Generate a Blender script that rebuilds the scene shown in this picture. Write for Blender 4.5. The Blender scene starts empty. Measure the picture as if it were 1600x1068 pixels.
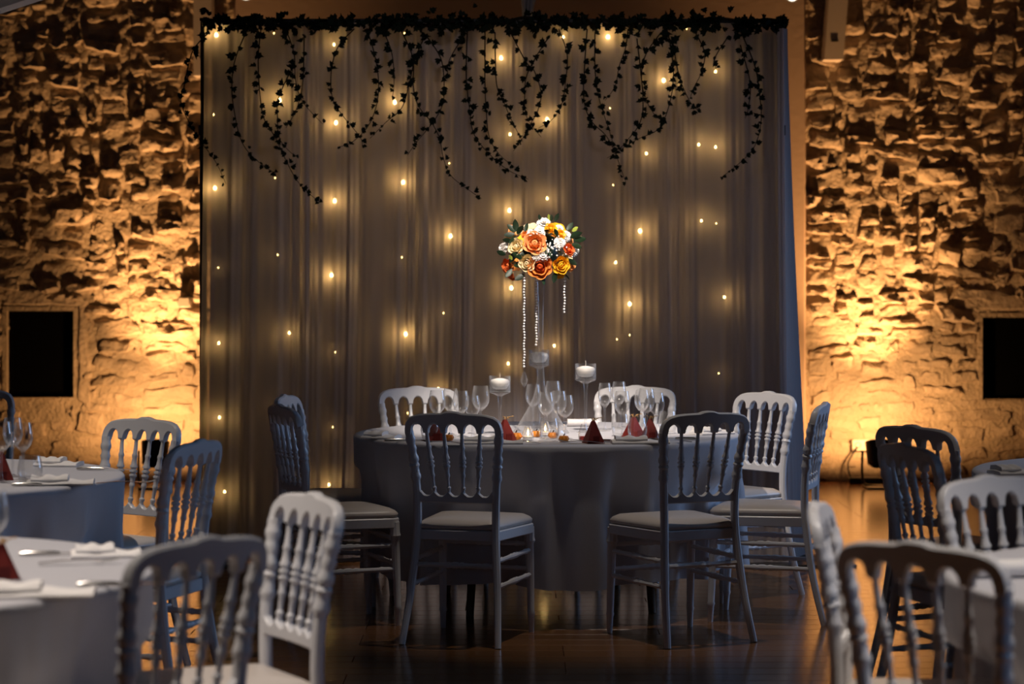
import bpy, math, random
import numpy as np
from mathutils import Vector, Matrix, noise

random.seed(11)
rng = np.random.default_rng(11)
PI = math.pi
S = bpy.context.scene
C = S.collection

# ------------------------------------------------------------------ camera, world, light, exposure
F, HZ, CH = 3800.0, 430.0, 1.452          # focal length in pixels, horizon row, camera height
cam_d = bpy.data.cameras.new('camera'); cam = bpy.data.objects.new('camera', cam_d); C.objects.link(cam)
cam.location = (0, 0, CH); cam.rotation_euler = (PI/2, 0, 0)
cam_d.sensor_width = 36; cam_d.lens = F*36/1600; cam_d.shift_y = -(534-HZ)/1600
cam_d.clip_end = 200
cam_d.dof.use_dof = True; cam_d.dof.focus_distance = 10.1; cam_d.dof.aperture_fstop = 3.2
S.camera = cam
S.view_settings.view_transform = 'Standard'; S.view_settings.look = 'None'
S.view_settings.gamma = 1; S.view_settings.use_curve_mapping = False
S.view_settings.exposure = 0.0
S.cycles.use_denoising = True
S.cycles.max_bounces = 10; S.cycles.transparent_max_bounces = 24
S.cycles.caustics_reflective = False; S.cycles.caustics_refractive = False
S.cycles.sample_clamp_indirect = 4

w = bpy.data.worlds.new('world'); S.world = w; w.use_nodes = True
bg = w.node_tree.nodes['Background']; bg.inputs[0].default_value = (.25, .50, 1, 1); bg.inputs[1].default_value = .0032

def light(kind, name, loc, target, power, col, **kw):
    d = bpy.data.lights.new(name, kind); d.energy = power; d.color = col
    for k, v in kw.items(): setattr(d, k, v)
    o = bpy.data.objects.new(name, d); C.objects.link(o); o.location = loc
    o.rotation_euler = (Vector(target)-Vector(loc)).to_track_quat('-Z', 'Y').to_euler()
    return o
WARM = (1, .86, .74)
# pin spots in the roof over each table, one washing the curtain
light('SPOT', 'pin_spot', (.3, 7.2, 4.9), (.16, 10.8, 1.12), 1850, WARM, spot_size=math.radians(16.8), spot_blend=.6, shadow_soft_size=.04)
light('SPOT', 'pin_spot', (.6, 9.7, 4.7), (.48, 10.3, .6), 150, WARM, spot_size=math.radians(37), spot_blend=.6, shadow_soft_size=.05)
light('SPOT', 'pin_spot', (-.9, 8.6, 4.4), (1.05, 11.1, .78), 520, WARM, spot_size=math.radians(15), spot_blend=.6, shadow_soft_size=.04)
light('SPOT', 'pin_spot', (-1.75, 5.3, 4.2), (-1.6, 5.75, .75), 470, WARM, spot_size=math.radians(50), spot_blend=.6, shadow_soft_size=.05)
light('SPOT', 'pin_spot', (-2.3, 8.0, 4.2), (-2.1, 8.5, .75), 260, WARM, spot_size=math.radians(40), spot_blend=.7, shadow_soft_size=.05)
light('SPOT', 'pin_spot', (1.7, 5.0, 4.2), (1.45, 5.2, .75), 380, WARM, spot_size=math.radians(48), spot_blend=.5, shadow_soft_size=.05)
light('SPOT', 'pin_spot', (2.5, 8.3, 4.2), (2.5, 8.7, .75), 60, WARM, spot_size=math.radians(46), spot_blend=.7, shadow_soft_size=.05)
light('SPOT', 'curtain_wash', (0, 8.6, 4.9), (0, 12.2, 1.75), 60, (1, .92, 1), spot_size=math.radians(40), spot_blend=.6, shadow_soft_size=.15)
# bluish fill from the right, behind out-of-view windows added for it
light('AREA', 'window_daylight', (4.98, 11.6, 1.9), (0, 9.8, .6), 17, (.36, .58, 1), spread=math.radians(80), size=1.9, shape='RECTANGLE', size_y=1.7)
light('AREA', 'window_daylight', (4.98, 3.0, 1.9), (.6, 6.2, .6), 2.8, (.28, .55, 1), spread=math.radians(48), size=1.7, shape='RECTANGLE', size_y=1.7)

# ------------------------------------------------------------------ helpers
def mat(name, col, rough=.5, spec=.5, metal=0, bump=0, bscale=60, var=0, vscale=8, coat=0, sheen=0, col2=None, randv=0):
    m = bpy.data.materials.new(name); m.use_nodes = True; nt = m.node_tree; b = nt.nodes['Principled BSDF']
    b.inputs['Base Color'].default_value = (*col, 1); b.inputs['Roughness'].default_value = rough
    b.inputs['Specular IOR Level'].default_value = spec; b.inputs['Metallic'].default_value = metal
    b.inputs['Coat Weight'].default_value = coat; b.inputs['Sheen Weight'].default_value = sheen
    tc = nt.nodes.new('ShaderNodeTexCoord')
    src = None
    if var:
        n = nt.nodes.new('ShaderNodeTexNoise'); n.inputs['Scale'].default_value = vscale; n.inputs['Detail'].default_value = 6
        nt.links.new(tc.outputs['Object'], n.inputs['Vector'])
        r = nt.nodes.new('ShaderNodeMix'); r.data_type = 'RGBA'
        c2 = col2 or tuple(c*(1-var) for c in col)
        r.inputs['A'].default_value = (*col, 1); r.inputs['B'].default_value = (*c2, 1)
        nt.links.new(n.outputs['Fac'], r.inputs['Factor']); src = r.outputs['Result']
    if randv:
        oi = nt.nodes.new('ShaderNodeObjectInfo'); hs = nt.nodes.new('ShaderNodeHueSaturation')
        mr = nt.nodes.new('ShaderNodeMapRange'); mr.inputs['To Min'].default_value = 1-randv; mr.inputs['To Max'].default_value = 1+randv
        nt.links.new(oi.outputs['Random'], mr.inputs['Value']); nt.links.new(mr.outputs['Result'], hs.inputs['Value'])
        if src: nt.links.new(src, hs.inputs['Color'])
        else: hs.inputs['Color'].default_value = (*col, 1)
        src = hs.outputs['Color']
    if src: nt.links.new(src, b.inputs['Base Color'])
    if bump:
        n = nt.nodes.new('ShaderNodeTexNoise'); n.inputs['Scale'].default_value = bscale; n.inputs['Detail'].default_value = 8
        nt.links.new(tc.outputs['Object'], n.inputs['Vector'])
        bp = nt.nodes.new('ShaderNodeBump'); bp.inputs['Strength'].default_value = bump; bp.inputs['Distance'].default_value = .02
        nt.links.new(n.outputs['Fac'], bp.inputs['Height']); nt.links.new(bp.outputs['Normal'], b.inputs['Normal'])
    return m
def emit(name, col, s):
    m = bpy.data.materials.new(name); m.use_nodes = True; nt = m.node_tree; nt.nodes.clear()
    e = nt.nodes.new('ShaderNodeEmission'); e.inputs[0].default_value = (*col, 1); e.inputs[1].default_value = s
    o = nt.nodes.new('ShaderNodeOutputMaterial'); nt.links.new(e.outputs[0], o.inputs[0]); return m
def thin_glass(name, tint=(.97, .97, .97), edge=.8, base=.05, edge_glint=.45):
    m = bpy.data.materials.new(name); m.use_nodes = True; nt = m.node_tree; nt.nodes.clear()
    t = nt.nodes.new('ShaderNodeBsdfTransparent'); t.inputs[0].default_value = (*tint, 1)
    g = nt.nodes.new('ShaderNodeBsdfGlossy'); g.inputs['Roughness'].default_value = .07
    df = nt.nodes.new('ShaderNodeBsdfDiffuse'); df.inputs[0].default_value = (.9, .9, .92, 1)
    gm = nt.nodes.new('ShaderNodeMixShader'); gm.inputs[0].default_value = edge_glint  # white diffuse painted in towards the edges, standing in for refracted glints
    lw = nt.nodes.new('ShaderNodeLayerWeight'); lw.inputs[0].default_value = .25
    pw = nt.nodes.new('ShaderNodeMath'); pw.operation = 'POWER'; pw.inputs[1].default_value = 1.3
    mr = nt.nodes.new('ShaderNodeMapRange'); mr.inputs['To Min'].default_value = base; mr.inputs['To Max'].default_value = edge
    mx = nt.nodes.new('ShaderNodeMixShader'); o = nt.nodes.new('ShaderNodeOutputMaterial')
    nt.links.new(lw.outputs['Facing'], pw.inputs[0]); nt.links.new(pw.outputs[0], mr.inputs['Value']); nt.links.new(mr.outputs['Result'], mx.inputs[0])
    nt.links.new(g.outputs[0], gm.inputs[1]); nt.links.new(df.outputs[0], gm.inputs[2])
    nt.links.new(t.outputs[0], mx.inputs[1]); nt.links.new(gm.outputs[0], mx.inputs[2]); nt.links.new(mx.outputs[0], o.inputs[0])
    return m
def fabric(name, col, transp, transl):
    """diffuse cloth, part of the light passing scattered (translucent) or straight through the weave"""
    m = bpy.data.materials.new(name); m.use_nodes = True; nt = m.node_tree; nt.nodes.clear()
    d = nt.nodes.new('ShaderNodeBsdfDiffuse'); d.inputs[0].default_value = (*col, 1)
    tl = nt.nodes.new('ShaderNodeBsdfTranslucent'); tl.inputs[0].default_value = (*col, 1)
    tp = nt.nodes.new('ShaderNodeBsdfTransparent')
    a = nt.nodes.new('ShaderNodeMixShader'); a.inputs[0].default_value = transl
    b = nt.nodes.new('ShaderNodeMixShader'); b.inputs[0].default_value = transp
    o = nt.nodes.new('ShaderNodeOutputMaterial')
    nt.links.new(d.outputs[0], a.inputs[1]); nt.links.new(tl.outputs[0], a.inputs[2])
    nt.links.new(a.outputs[0], b.inputs[1]); nt.links.new(tp.outputs[0], b.inputs[2]); nt.links.new(b.outputs[0], o.inputs[0])
    return m

M = dict(
    stone=mat('stone', (.62, .51, .39), .9, .1, bump=.8, bscale=34, var=.4, vscale=9, randv=.13),
    mortar=mat('mortar', (.58, .48, .36), .95, .05, bump=.8, bscale=45, var=.35, vscale=6),
    plaster=mat('plaster', (.55, .42, .33), .85, .2, bump=.1, bscale=20),
    wood=mat('parquet', (.22, .10, .038), .17, .42, bump=.03, bscale=30, var=.35, vscale=5, randv=.16),
    wood_dark=mat('floor_joint', (.06, .035, .02), .8),
    beam=mat('painted_beam', (.80, .72, .64), .6, .3, var=.1),
    chair=mat('white_lacquer', (.72, .72, .74), .32, .5),
    cushion=mat('ivory_leatherette', (.66, .60, .55), .36, .5, bump=.05, bscale=90),
    cloth=mat('tablecloth', (.52, .52, .56), .85, .2, sheen=.1, bump=.05, bscale=160),
    napkin=mat('napkin', (.80, .78, .77), .9, .1),
    sheer=fabric('sheer_voile', (.52, .46, .46), .12, .5),
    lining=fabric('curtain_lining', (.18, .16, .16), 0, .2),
    drape=fabric('heavy_drape', (.55, .54, .58), 0, .12),
    black=mat('black_metal', (.012, .012, .014), .4),
    steel=mat('bare_steel', (.6, .62, .66), .25, metal=1),
    void=mat('night_pane', (.002, .002, .002), .9, .02),
    ivy=mat('ivy_leaf', (.006, .010, .005), .7, .1, randv=.4),
    stem=mat('ivy_stem', (.014, .009, .006), .9, .1),
    glass=thin_glass('glass', base=.02, edge=.95, edge_glint=.4), clear=thin_glass('window_glass', base=.01, edge=.3, edge_glint=0), glass2=thin_glass('thick_glass', (.95, .95, .96), .9, .04, .3),
    wax=mat('candle_wax', (.85, .83, .80), .5, .3), wick=mat('wick', (.55, .52, .48), .9),
    water=thin_glass('water', (.9, .92, .93), .6, .06),
    crystal=mat('crystal', (.85, .85, .87), .08, .9),
    silver=mat('cutlery_steel', (.62, .6, .58), .18, metal=1),
    red=mat('red_card', (.21, .02, .014), .6, .3, var=.4, vscale=40), twine=mat('raffia', (.5, .3, .12), .9),
    orange=mat('orange_skin', (.78, .26, .02), .4, .5, var=.3, vscale=20), redwax=mat('red_wax', (.4, .02, .015), .4),
    peach=mat('peach_petal', (.90, .44, .17), .7, .2, col2=(.85, .33, .10), var=1, vscale=30),
    apricot=mat('apricot_petal', (.88, .36, .08), .7, .2, col2=(.75, .2, .03), var=1, vscale=30),
    coral=mat('coral_petal', (.75, .17, .04), .7, .2, randv=.1), heart=mat('rose_heart', (.50, .07, .012), .7, .2),
    yellow=mat('yellow_petal', (.88, .47, .02), .7, .2, randv=.1),
    cream=mat('cream_petal', (.85, .70, .42), .7, .2, randv=.06), white=mat('white_petal', (.88, .84, .80), .8, .2),
    leaf=mat('bouquet_leaf', (.010, .026, .010), .45, .4, randv=.4), leaf_l=mat('pale_leaf', (.35, .42, .06), .5),
    wire=mat('light_wire', (.05, .05, .04), .6), plastic=mat('white_plastic', (.7, .62, .52), .5), grey=mat('grey_plastic', (.30, .27, .24), .6),
    tablewood=mat('table_wood', (.16, .10, .06), .6), flame=emit('flame', (1, .62, .22), 30),
    lens=emit('lamp_lens', (1, .80, .50), 14), spotlens=emit('spot_lens', (1, .85, .65), 3),
)
BULB = {k: emit('bulb_'+k, (1, .63, .19), s) for k, s in (('bright', 105), ('dim', 50))}

def mesh(name, v, f, smooth=None):
    me = bpy.data.meshes.new(name); me.from_pydata([tuple(map(float, p)) for p in v], [], [tuple(map(int, q)) for q in f])
    if smooth is not None:
        me.shade_smooth() if smooth is True else me.set_sharp_from_angle(angle=math.radians(smooth))
    me.update(); return me
def link(name, me, m=None, parent=None, loc=None, rot=None, scale=None):
    o = bpy.data.objects.new(name, me); C.objects.link(o)
    if m is not None and me is not None and not me.materials: me.materials.append(m)
    if parent: o.parent = parent
    if loc is not None: o.location = loc
    if rot is not None: o.rotation_euler = rot
    if scale is not None: o.scale = scale
    return o
def obj(name, vf, m, parent=None, smooth=40, **kw):
    return link(name, mesh(name, vf[0], vf[1], smooth), m, parent, **kw)
def tag(o, label=None, cat=None, group=None, kind=None):
    if label: o['label'] = label
    if cat: o['category'] = cat
    if group: o['group'] = group
    if kind: o['kind'] = kind
    return o
def thing(name, label, cat, loc=(0, 0, 0), rz=0, group=None):
    return tag(link(name, None, None, None, loc, (0, 0, rz)), label, cat, group)
def copy_tree(o, parent=None):
    c = o.copy(); C.objects.link(c)
    if parent: c.parent = parent
    for ch in o.children: copy_tree(ch, c)
    return c
def join(*parts):
    V, Fc = [], []
    for v, f in parts:
        n = len(V); V += list(v); Fc += [tuple(i+n for i in q) for q in f]
    return V, Fc
def xf(vf, mtx): return [tuple(mtx @ Vector(p)) for p in vf[0]], vf[1]
def box(x0, x1, y0, y1, z0, z1, b=0):
    if not b:
        v = [(x, y, z) for z in (z0, z1) for y in (y0, y1) for x in (x0, x1)]
        return v, [(0, 2, 3, 1), (4, 5, 7, 6), (0, 1, 5, 4), (2, 6, 7, 3), (0, 4, 6, 2), (1, 3, 7, 5)]
    out = [(x0+b, y0), (x1-b, y0), (x1, y0+b), (x1, y1-b), (x1-b, y1), (x0+b, y1), (x0, y1-b), (x0, y0+b)]
    inn = [(min(max(x, x0+b), x1-b), min(max(y, y0+b), y1-b)) for x, y in out]
    rings = [(inn, z0), (out, z0+b), (out, z1-b), (inn, z1)]
    v = [(x, y, z) for r, z in rings for x, y in r]; f = []
    for k in range(3):
        for i in range(8):
            j = (i+1) % 8; f.append((k*8+i, k*8+j, k*8+8+j, k*8+8+i))
    f += [tuple(range(7, -1, -1)), tuple(range(24, 32))]
    return v, f
def lathe(prof, seg=20, cap=True):
    v, f = [], []
    for r, z in prof:
        for i in range(seg):
            a = 2*PI*i/seg; v.append((r*math.cos(a), r*math.sin(a), z))
    for k in range(len(prof)-1):
        for i in range(seg):
            j = (i+1) % seg; f.append((k*seg+i, k*seg+j, k*seg+seg+j, k*seg+seg+i))
    if cap:
        f.append(tuple(range(seg-1, -1, -1))); f.append(tuple(range((len(prof)-1)*seg, len(prof)*seg)))
    return v, f
def smooth_path(pts, n):
    P_ = [Vector(p) for p in pts]; m = len(P_)-1; out = []
    for k in range(n+1):
        t = k/n*m; i = min(int(t), m-1); u = t-i
        p0, p1, p2, p3 = P_[max(i-1, 0)], P_[i], P_[i+1], P_[min(i+2, m)]
        out.append(.5*((2*p1)+(p2-p0)*u+(2*p0-5*p1+4*p2-p3)*u*u+(3*p1-p0-3*p2+p3)*u**3))
    return out
def tube(path, rad, seg=8, ref=None):
    path = [Vector(p) for p in path]; n = len(path); v, f = [], []
    for k, p in enumerate(path):
        t = (path[min(k+1, n-1)]-path[max(k-1, 0)]).normalized()
        a = t.cross(Vector((0, 1, 0)) if abs(t.y) < .9 else Vector((1, 0, 0))).normalized(); b = t.cross(a)
        r = rad[k] if hasattr(rad, '__len__') else rad
        for i in range(seg):
            c = 2*PI*i/seg; q = p+(a*math.cos(c)+b*math.sin(c))*r; v.append(tuple(q))
    for k in range(n-1):
        for i in range(seg):
            j = (i+1) % seg; f.append((k*seg+i, k*seg+seg+i, k*seg+seg+j, k*seg+j))
    f.append(tuple(range(seg))); f.append(tuple(range((n-1)*seg+seg-1, (n-1)*seg-1, -1)))
    return v, f
def turned(p0, p1, prof, seg=8):
    """a turned rod between two points; prof = [(t, radius)]"""
    p0, p1 = Vector(p0), Vector(p1)
    return tube([p0.lerp(p1, t) for t, r in prof], [r for t, r in prof], seg)
def P(px, py, d): return Vector(((px-800)/F*d, d, CH-(py-HZ)/F*d))
def X(px, d): return (px-800)/F*d

# ------------------------------------------------------------------ the room: floor
WY = 17.2                                   # the back wall
floor = tag(obj('floor', box(-6.6, 4.8, -2, WY+.6, -.12, -.021), M['wood_dark']), kind='structure')
PW, PL = .14, 1.9
plank_me = {}
rest_v = []
def plank_mesh(L):
    k = round(L, 2)
    if k not in plank_me:
        plank_me[k] = mesh('plank', *box(0, k-.003, 0, PW-.003, -.021, 0, .0012)); plank_me[k].materials.append(M['wood'])
    return plank_me[k]
nrow = int((WY+1.5)/PW)
cnt = 0
for r in range(nrow+1):
    y = -1.5+r*PW; x = -6.6+random.choice([-.4, -.8, -1.2, -1.6])
    while x < 4.8:
        a, b = max(x, -6.6), min(x+PL, 4.8)
        if b-a > .05:
            half = (y+.2)*800/F+.05
            if y > 8.5 and a < half and b > -half and cnt < 300:
                link('plank', plank_mesh(b-a), None, floor, (a, y, 0)); cnt += 1
            else: rest_v.append(box(a, b-.003, y, y+PW-.003, -.021, 0, .0012))
        x += PL
tag(obj('plank_field', join(*rest_v), M['wood'], floor, smooth=None), kind='stuff')

# ------------------------------------------------------------------ the room: stone back wall
def rough(x, z): return min(1, max(.34, (z-.1)/1.3))*.85+.15*min(1, abs(noise.noise((x*.8, 4, z*.8)))*2)
def stone_mesh(wd, ht, proud, seed):
    nx, nz = max(6, int(wd/.028)), max(5, int(ht/.026)); v, f = [], []
    sk = [(random.uniform(-.3, .3), random.uniform(-.38, .38)) for _ in range(4)]
    tx, tz = random.uniform(-.25, .25), random.uniform(-.35, .15)
    for j in range(nz+1):
        for i in range(nx+1):
            u, t = i/nx*2-1, j/nz*2-1
            c = [(1-u)*(1-t)/4, (1+u)*(1-t)/4, (1+u)*(1+t)/4, (1-u)*(1+t)/4]
            x = u*wd/2+sum(c[k]*sk[k][0] for k in range(4))*wd*.5; z = t*ht/2+sum(c[k]*sk[k][1] for k in range(4))*ht*.5
            n1 = noise.noise((x*9+seed, z*9, seed*.7)); n2 = noise.noise((x*26+seed, z*26, seed)); n3 = noise.noise((x*60, z*60, seed))
            x += .022*noise.noise((u*2, t*2, seed+9)); z += .022*noise.noise((u*2, t*2, seed+19))
            e = (1-abs(u)**4)*(1-abs(t)**3.5)
            d = proud*(.75+tx*u+tz*t)*e**.45+e*proud*(.75*n1+.6*n2+.3*n3)
            if i in (0, nx) or j in (0, nz): d = -.045
            v.append((x, -d, z))
    for j in range(nz):
        for i in range(nx):
            a = j*(nx+1)+i; f.append((a, a+1, a+nx+2, a+nx+1))
    return v, f
def stone_wall(name, x0, x1, vis0, vis1, hole):
    top = 4.1
    # mortar bed with the opening left out
    st = .024; nx, nz = int((x1-x0)/st), int(top/st); idx = {}; v, f = [], []
    xs = np.linspace(x0, x1, nx+1); zs = np.linspace(0, top, nz+1)
    hx0, hx1, hz0, hz1 = hole
    for j in range(nz+1):
        for i in range(nx+1):
            x, z = xs[i], zs[j]; a = rough(x, z)
            d = a*((.030*noise.noise((x*6, 1, z*7))+.024*noise.noise((x*17, 2, z*20))+.014*noise.noise((x*41, 3, z*41))))
            v.append((x, WY-d, z))
    for j in range(nz):
        for i in range(nx):
            cx, cz = (xs[i]+xs[i+1])/2, (zs[j]+zs[j+1])/2
            if hx0 < cx < hx1 and hz0 < cz < hz1: continue
            a = j*(nx+1)+i; f.append((a, a+1, a+nx+2, a+nx+1))
    wall = tag(obj(name, (v, f), M['mortar'], smooth=True), kind='structure')
    spare = []; cs = .04; gx, gz = int((x1-x0)/cs), int(top/cs); used = np.zeros((gx, gz), bool); nvis = 0
    for gj in range(gz):
        for gi in range(gx):
            if used[gi, gj]: continue
            wc, hc = random.choice([3, 4, 5, 5, 6, 6, 7, 8, 9, 10]), random.choice([2, 2, 2, 3, 3, 3, 4])
            while wc > 1 and (gi+wc > gx or used[gi:gi+wc, gj].any()): wc -= 1
            hc = min(hc, gz-gj)
            used[gi:gi+wc, gj:gj+hc] = True
            a, b = x0+gi*cs+.004, x0+(gi+wc)*cs-.004; zz0, zz1 = gj*cs+.004, (gj+hc)*cs-.004
            if zz1 > hz0-.02 and zz0 < hz1+.02 and b > hx0-.02 and a < hx1+.02:
                if a < hx0-.08: b = hx0-.03
                elif b > hx1+.08: a = hx1+.03
                else: continue
            if b-a < .05 or random.random() < .05: continue
            cx, cz = (a+b)/2+random.uniform(-.01, .01), (zz0+zz1)/2+random.uniform(-.012, .012)
            pr = rough(cx, cz)*random.choice([.022, .034, .048, .062, .078])*min(1, .5+(zz1-zz0)*4)
            vf = stone_mesh((b-a)*random.uniform(.95, 1.08), (zz1-zz0)*random.uniform(.95, 1.1), pr, random.uniform(0, 90)); rot = random.gauss(0, .09)
            if b > vis0 and a < vis1 and cz < 3.5 and nvis < 300:
                nvis += 1; obj('stone', vf, M['stone'], wall, smooth=50, loc=(cx, WY, cz), rot=(0, rot, 0))
            else: spare.append(xf(vf, Matrix.Translation((cx, WY, cz)) @ Matrix.Rotation(rot, 4, 'Y')))
    tag(obj('stone_field', join(*spare), M['stone'], wall, smooth=50), kind='stuff')
    return wall
HL = (-3.57, -3.10, .59, 1.20); HR = (3.326, 3.80, .57, 1.155)
random.seed(5)
wl = stone_wall('wall_back_left', -5.6, -1.96, -3.68, -1.9, HL)
wr = stone_wall('wall_back_right', 2.07, 4.8, 2.0, 3.68, HR)
for wn, hole, wall in ((1, HL, wl), (2, HR, wr)):
    a, b, c, d = hole
    win = tag(obj(f'window_{wn}', join(box(a-.03, a, WY-.01, WY+.34, c-.03, d+.03), box(b, b+.03, WY-.01, WY+.34, c-.03, d+.03),
              box(a, b, WY-.01, WY+.34, d, d+.03), box(a, b, WY-.01, WY+.34, c-.03, c)), M['mortar'], smooth=None), kind='structure')
    obj('pane', box(a, b, WY+.06, WY+.07, c, d), M['void'], win)
    fr = .028
    obj('window_frame', join(box(a, a+fr, WY+.045, WY+.075, c, d), box(b-fr, b, WY+.045, WY+.075, c, d),
        box(a+fr, b-fr, WY+.045, WY+.075, c, c+fr), box(a+fr, b-fr, WY+.045, WY+.075, d-fr, d)), M['void'], win)
    obj('lintel', stone_mesh(b-a+.3, .15, .014, 3.3), M['stone'], win, loc=((a+b)/2, WY-.012, d+.105))
    if wn == 1: obj('jamb', stone_mesh(.085, d-c+.06, .012, 7.7), M['stone'], win, loc=(b+.075, WY-.012, (c+d)/2))
tag(obj('wall_back_centre', box(-1.96, 2.07, WY-.06, WY+.3, 0, 4.1, .01), M['plaster']), kind='structure')
# side walls; the right one has openings added for the blue fill
tag(obj('wall_left', box(-6.8, -6.6, -2, WY+.4, -.1, 4.1), M['plaster']), kind='structure')
wr_b = [box(4.8, 4.95, -2, 2.1, -.1, 4.1), box(4.8, 4.95, 3.9, 10.6, -.1, 4.1), box(4.8, 4.95, 12.6, WY+.4, -.1, 4.1)]
for ya, yb in ((2.1, 3.9), (10.6, 12.6)): wr_b += [box(4.8, 4.95, ya, yb, -.1, .9), box(4.8, 4.95, ya, yb, 2.9, 4.1)]
tag(obj('wall_right', join(*wr_b), M['plaster'], smooth=None), kind='structure')
for wn, ya, yb in ((3, 10.6, 12.6), (4, 2.1, 3.9)):  # unseen windows, added to give the blue fill a source
    ym = (ya+yb)/2
    wf = tag(obj(f'window_{wn}', join(box(4.82, 4.88, ya, ya+.06, .9, 2.9), box(4.82, 4.88, yb-.06, yb, .9, 2.9), box(4.82, 4.88, ya+.06, yb-.06, .9, .96),
        box(4.82, 4.88, ya+.06, yb-.06, 2.84, 2.9), box(4.82, 4.88, ym-.03, ym+.03, .96, 2.84)), M['beam'], smooth=None), kind='structure')
    for a, b in ((ya+.06, ym-.03), (ym+.03, yb-.06)): obj('pane', box(4.845, 4.85, a, b, .96, 2.84), M['clear'], wf)

# painted truss feet on the wall, a rafter and a swag of cloth overhead
def post(px0, px1, pyb, pxt, label):
    d = 16.98; b = P((px0+px1)/2, pyb, d); t = P(pxt, 0, d); k = (4.05-b.z)/(t.z-b.z); t = b+(t-b)*k; w_ = (px1-px0)/F*d/2
    v = []
    for p in (b, t):
        v += [(p.x-w_, d, p.z), (p.x+w_, d, p.z), (p.x+w_, d+.28, p.z), (p.x-w_, d+.28, p.z)]
    o = tag(link('truss_post', None), label, 'beam')
    o.location = (b.x, d, b.z); v = [(x-b.x, y-d, z-b.z) for x, y, z in v]
    obj('timber', (v, [(3, 2, 1, 0), (4, 5, 6, 7), (0, 1, 5, 4), (1, 2, 6, 5), (2, 3, 7, 6), (3, 0, 4, 7)]), M['beam'], o, smooth=None)
    obj('slot', box(-.02, .03, -.006, .0, .125, .137), M['black'], o)
post(1288, 1318, 93, 1310, 'pale painted truss post ending on the stone wall right of the curtain')
post(302, 330, 118, 316, 'pale painted truss post behind the left end of the curtain bar')
rf = []
for px, py in ((-260, 97.5), (260, -71.5)):
    p = P(px, py, 9.0); rf += [(p.x, 9, p.z), (p.x, 9.12, p.z), (p.x, 9.12, p.z+.16), (p.x, 9, p.z+.16)]
raf = obj('rafter', (rf, [(3, 2, 1, 0), (4, 5, 6, 7), (0, 1, 5, 4), (1, 2, 6, 5), (2, 3, 7, 6), (3, 0, 4, 7)]), M['beam'], smooth=None)
tag(raf, 'pale slanting rafter crossing the top left corner', 'beam')
sw_v, sw_f = [], []
for k in range(15):
    t = k/14; cx = 824+70*t**2.2; py = 32-175*t; wd = 7+42*t**1.3
    for i in range(9):
        u = i/8-.5; p = P(cx+u*wd*2, py-abs(u)*6*t, 12.34+.03*math.cos(u*14)); sw_v.append(tuple(p))
for k in range(14):
    for i in range(8): a = k*9+i; sw_f.append((a, a+1, a+10, a+9))
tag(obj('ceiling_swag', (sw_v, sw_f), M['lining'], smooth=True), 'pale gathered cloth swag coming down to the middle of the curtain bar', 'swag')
for px, py, side in ((1238, -7, 'right'), (384, -9, 'left')):
    p = P(px, py, 15.8); s = tag(link('roof_spotlight', None, loc=p), f'small lit spotlight at the top edge above the {side} end of the curtain', 'spotlight')
    rr = (PI*.62, 0, 0)
    obj('housing', lathe([(.03, -.13), (.045, -.1), (.045, 0), (.04, 0)], 16), M['beam'], s, rot=rr)
    obj('lens', lathe([(.036, -.002), (.036, .004), (.02, .008)], 16), M['spotlens'], s, rot=rr)
    obj('stem', tube([(0, 0, 0), (0, .05, .2), (0, .05, .6)], .008), M['beam'], s)

# ------------------------------------------------------------------ wall uplights, boxes and leads
def uplight(px, py, d, label, power, ax):
    p = P(px, py, d); t = thing('par_can_uplight', label, 'uplight', (p.x, d, 0))
    tilt = Matrix.Translation((0, 0, p.z)) @ Matrix.Rotation(ax, 4, 'Y') @ Matrix.Rotation(-.28, 4, 'X')
    obj('can', xf(lathe([(.06, -.17), (.088, -.15), (.095, -.04), (.098, 0), (.088, 0), (.082, -.03), (.0, -.03)], 24, False), tilt), M['black'], t)
    obj('lens', xf(lathe([(.081, -.018), (.081, -.012), (.05, -.002), (.0, .002)], 20, False), tilt), M['lens'], t)
    obj('yoke', tube(smooth_path([(-.115, 0, p.z-.06), (-.115, 0, .06), (-.07, 0, .015), (.07, 0, .015), (.115, 0, .06), (.115, 0, p.z-.06)], 20), .009), M['black'], t)
    obj('floor_plate', box(-.10, .10, -.13, .13, 0, .012, .003), M['black'], t)
    obj('knob', xf(lathe([(.016, 0), (.018, .012), (.012, .03)], 10), Matrix.Translation((.11, 0, p.z-.06)) @ Matrix.Rotation(PI/2, 4, 'Y')), M['black'], t)
    for nm, en, sz, bl, tl_ in (('uplight_beam', power, 66, 1, .34), ('uplight_flood', power*.14, 178, .35, .6)):
        l = bpy.data.lights.new(nm, 'SPOT'); l.energy = en; l.color = (1, .485, .17); l.spot_size = math.radians(sz); l.spot_blend = bl; l.shadow_soft_size = .035
        lo = bpy.data.objects.new(nm, l); C.objects.link(lo); lo.parent = t
        lo.location = tilt @ Vector((0, 0, .03)); lo.rotation_euler = (Matrix.Rotation(-tl_, 3, 'X') @ Matrix.Rotation(PI, 3, 'X')).to_euler()
    return t
uplight(1374, 690, 16.64, 'black par can uplight on the floor below the glowing right stone wall', 370, 0)
uplight(243, 690, 16.64, 'black par can uplight on the floor below the glowing left stone wall', 340, 0)
d = WY-.05
o = thing('wall_socket', 'double white wall socket low on the right stone wall', 'socket', P(1349, 695, d))
obj('plate', box(-.08, .08, -.012, .045, -.04, .04, .006), M['plastic'], o)
for x in (-.04, .04): obj('well', xf(lathe([(.021, 0), (.021, .003), (.017, .002), (.015, -.006)], 16, False), Matrix.Translation((x, -.012, 0)) @ Matrix.Rotation(PI/2, 4, 'X')), M['black'], o)
a = P(1340, 698, d-.03)
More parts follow.
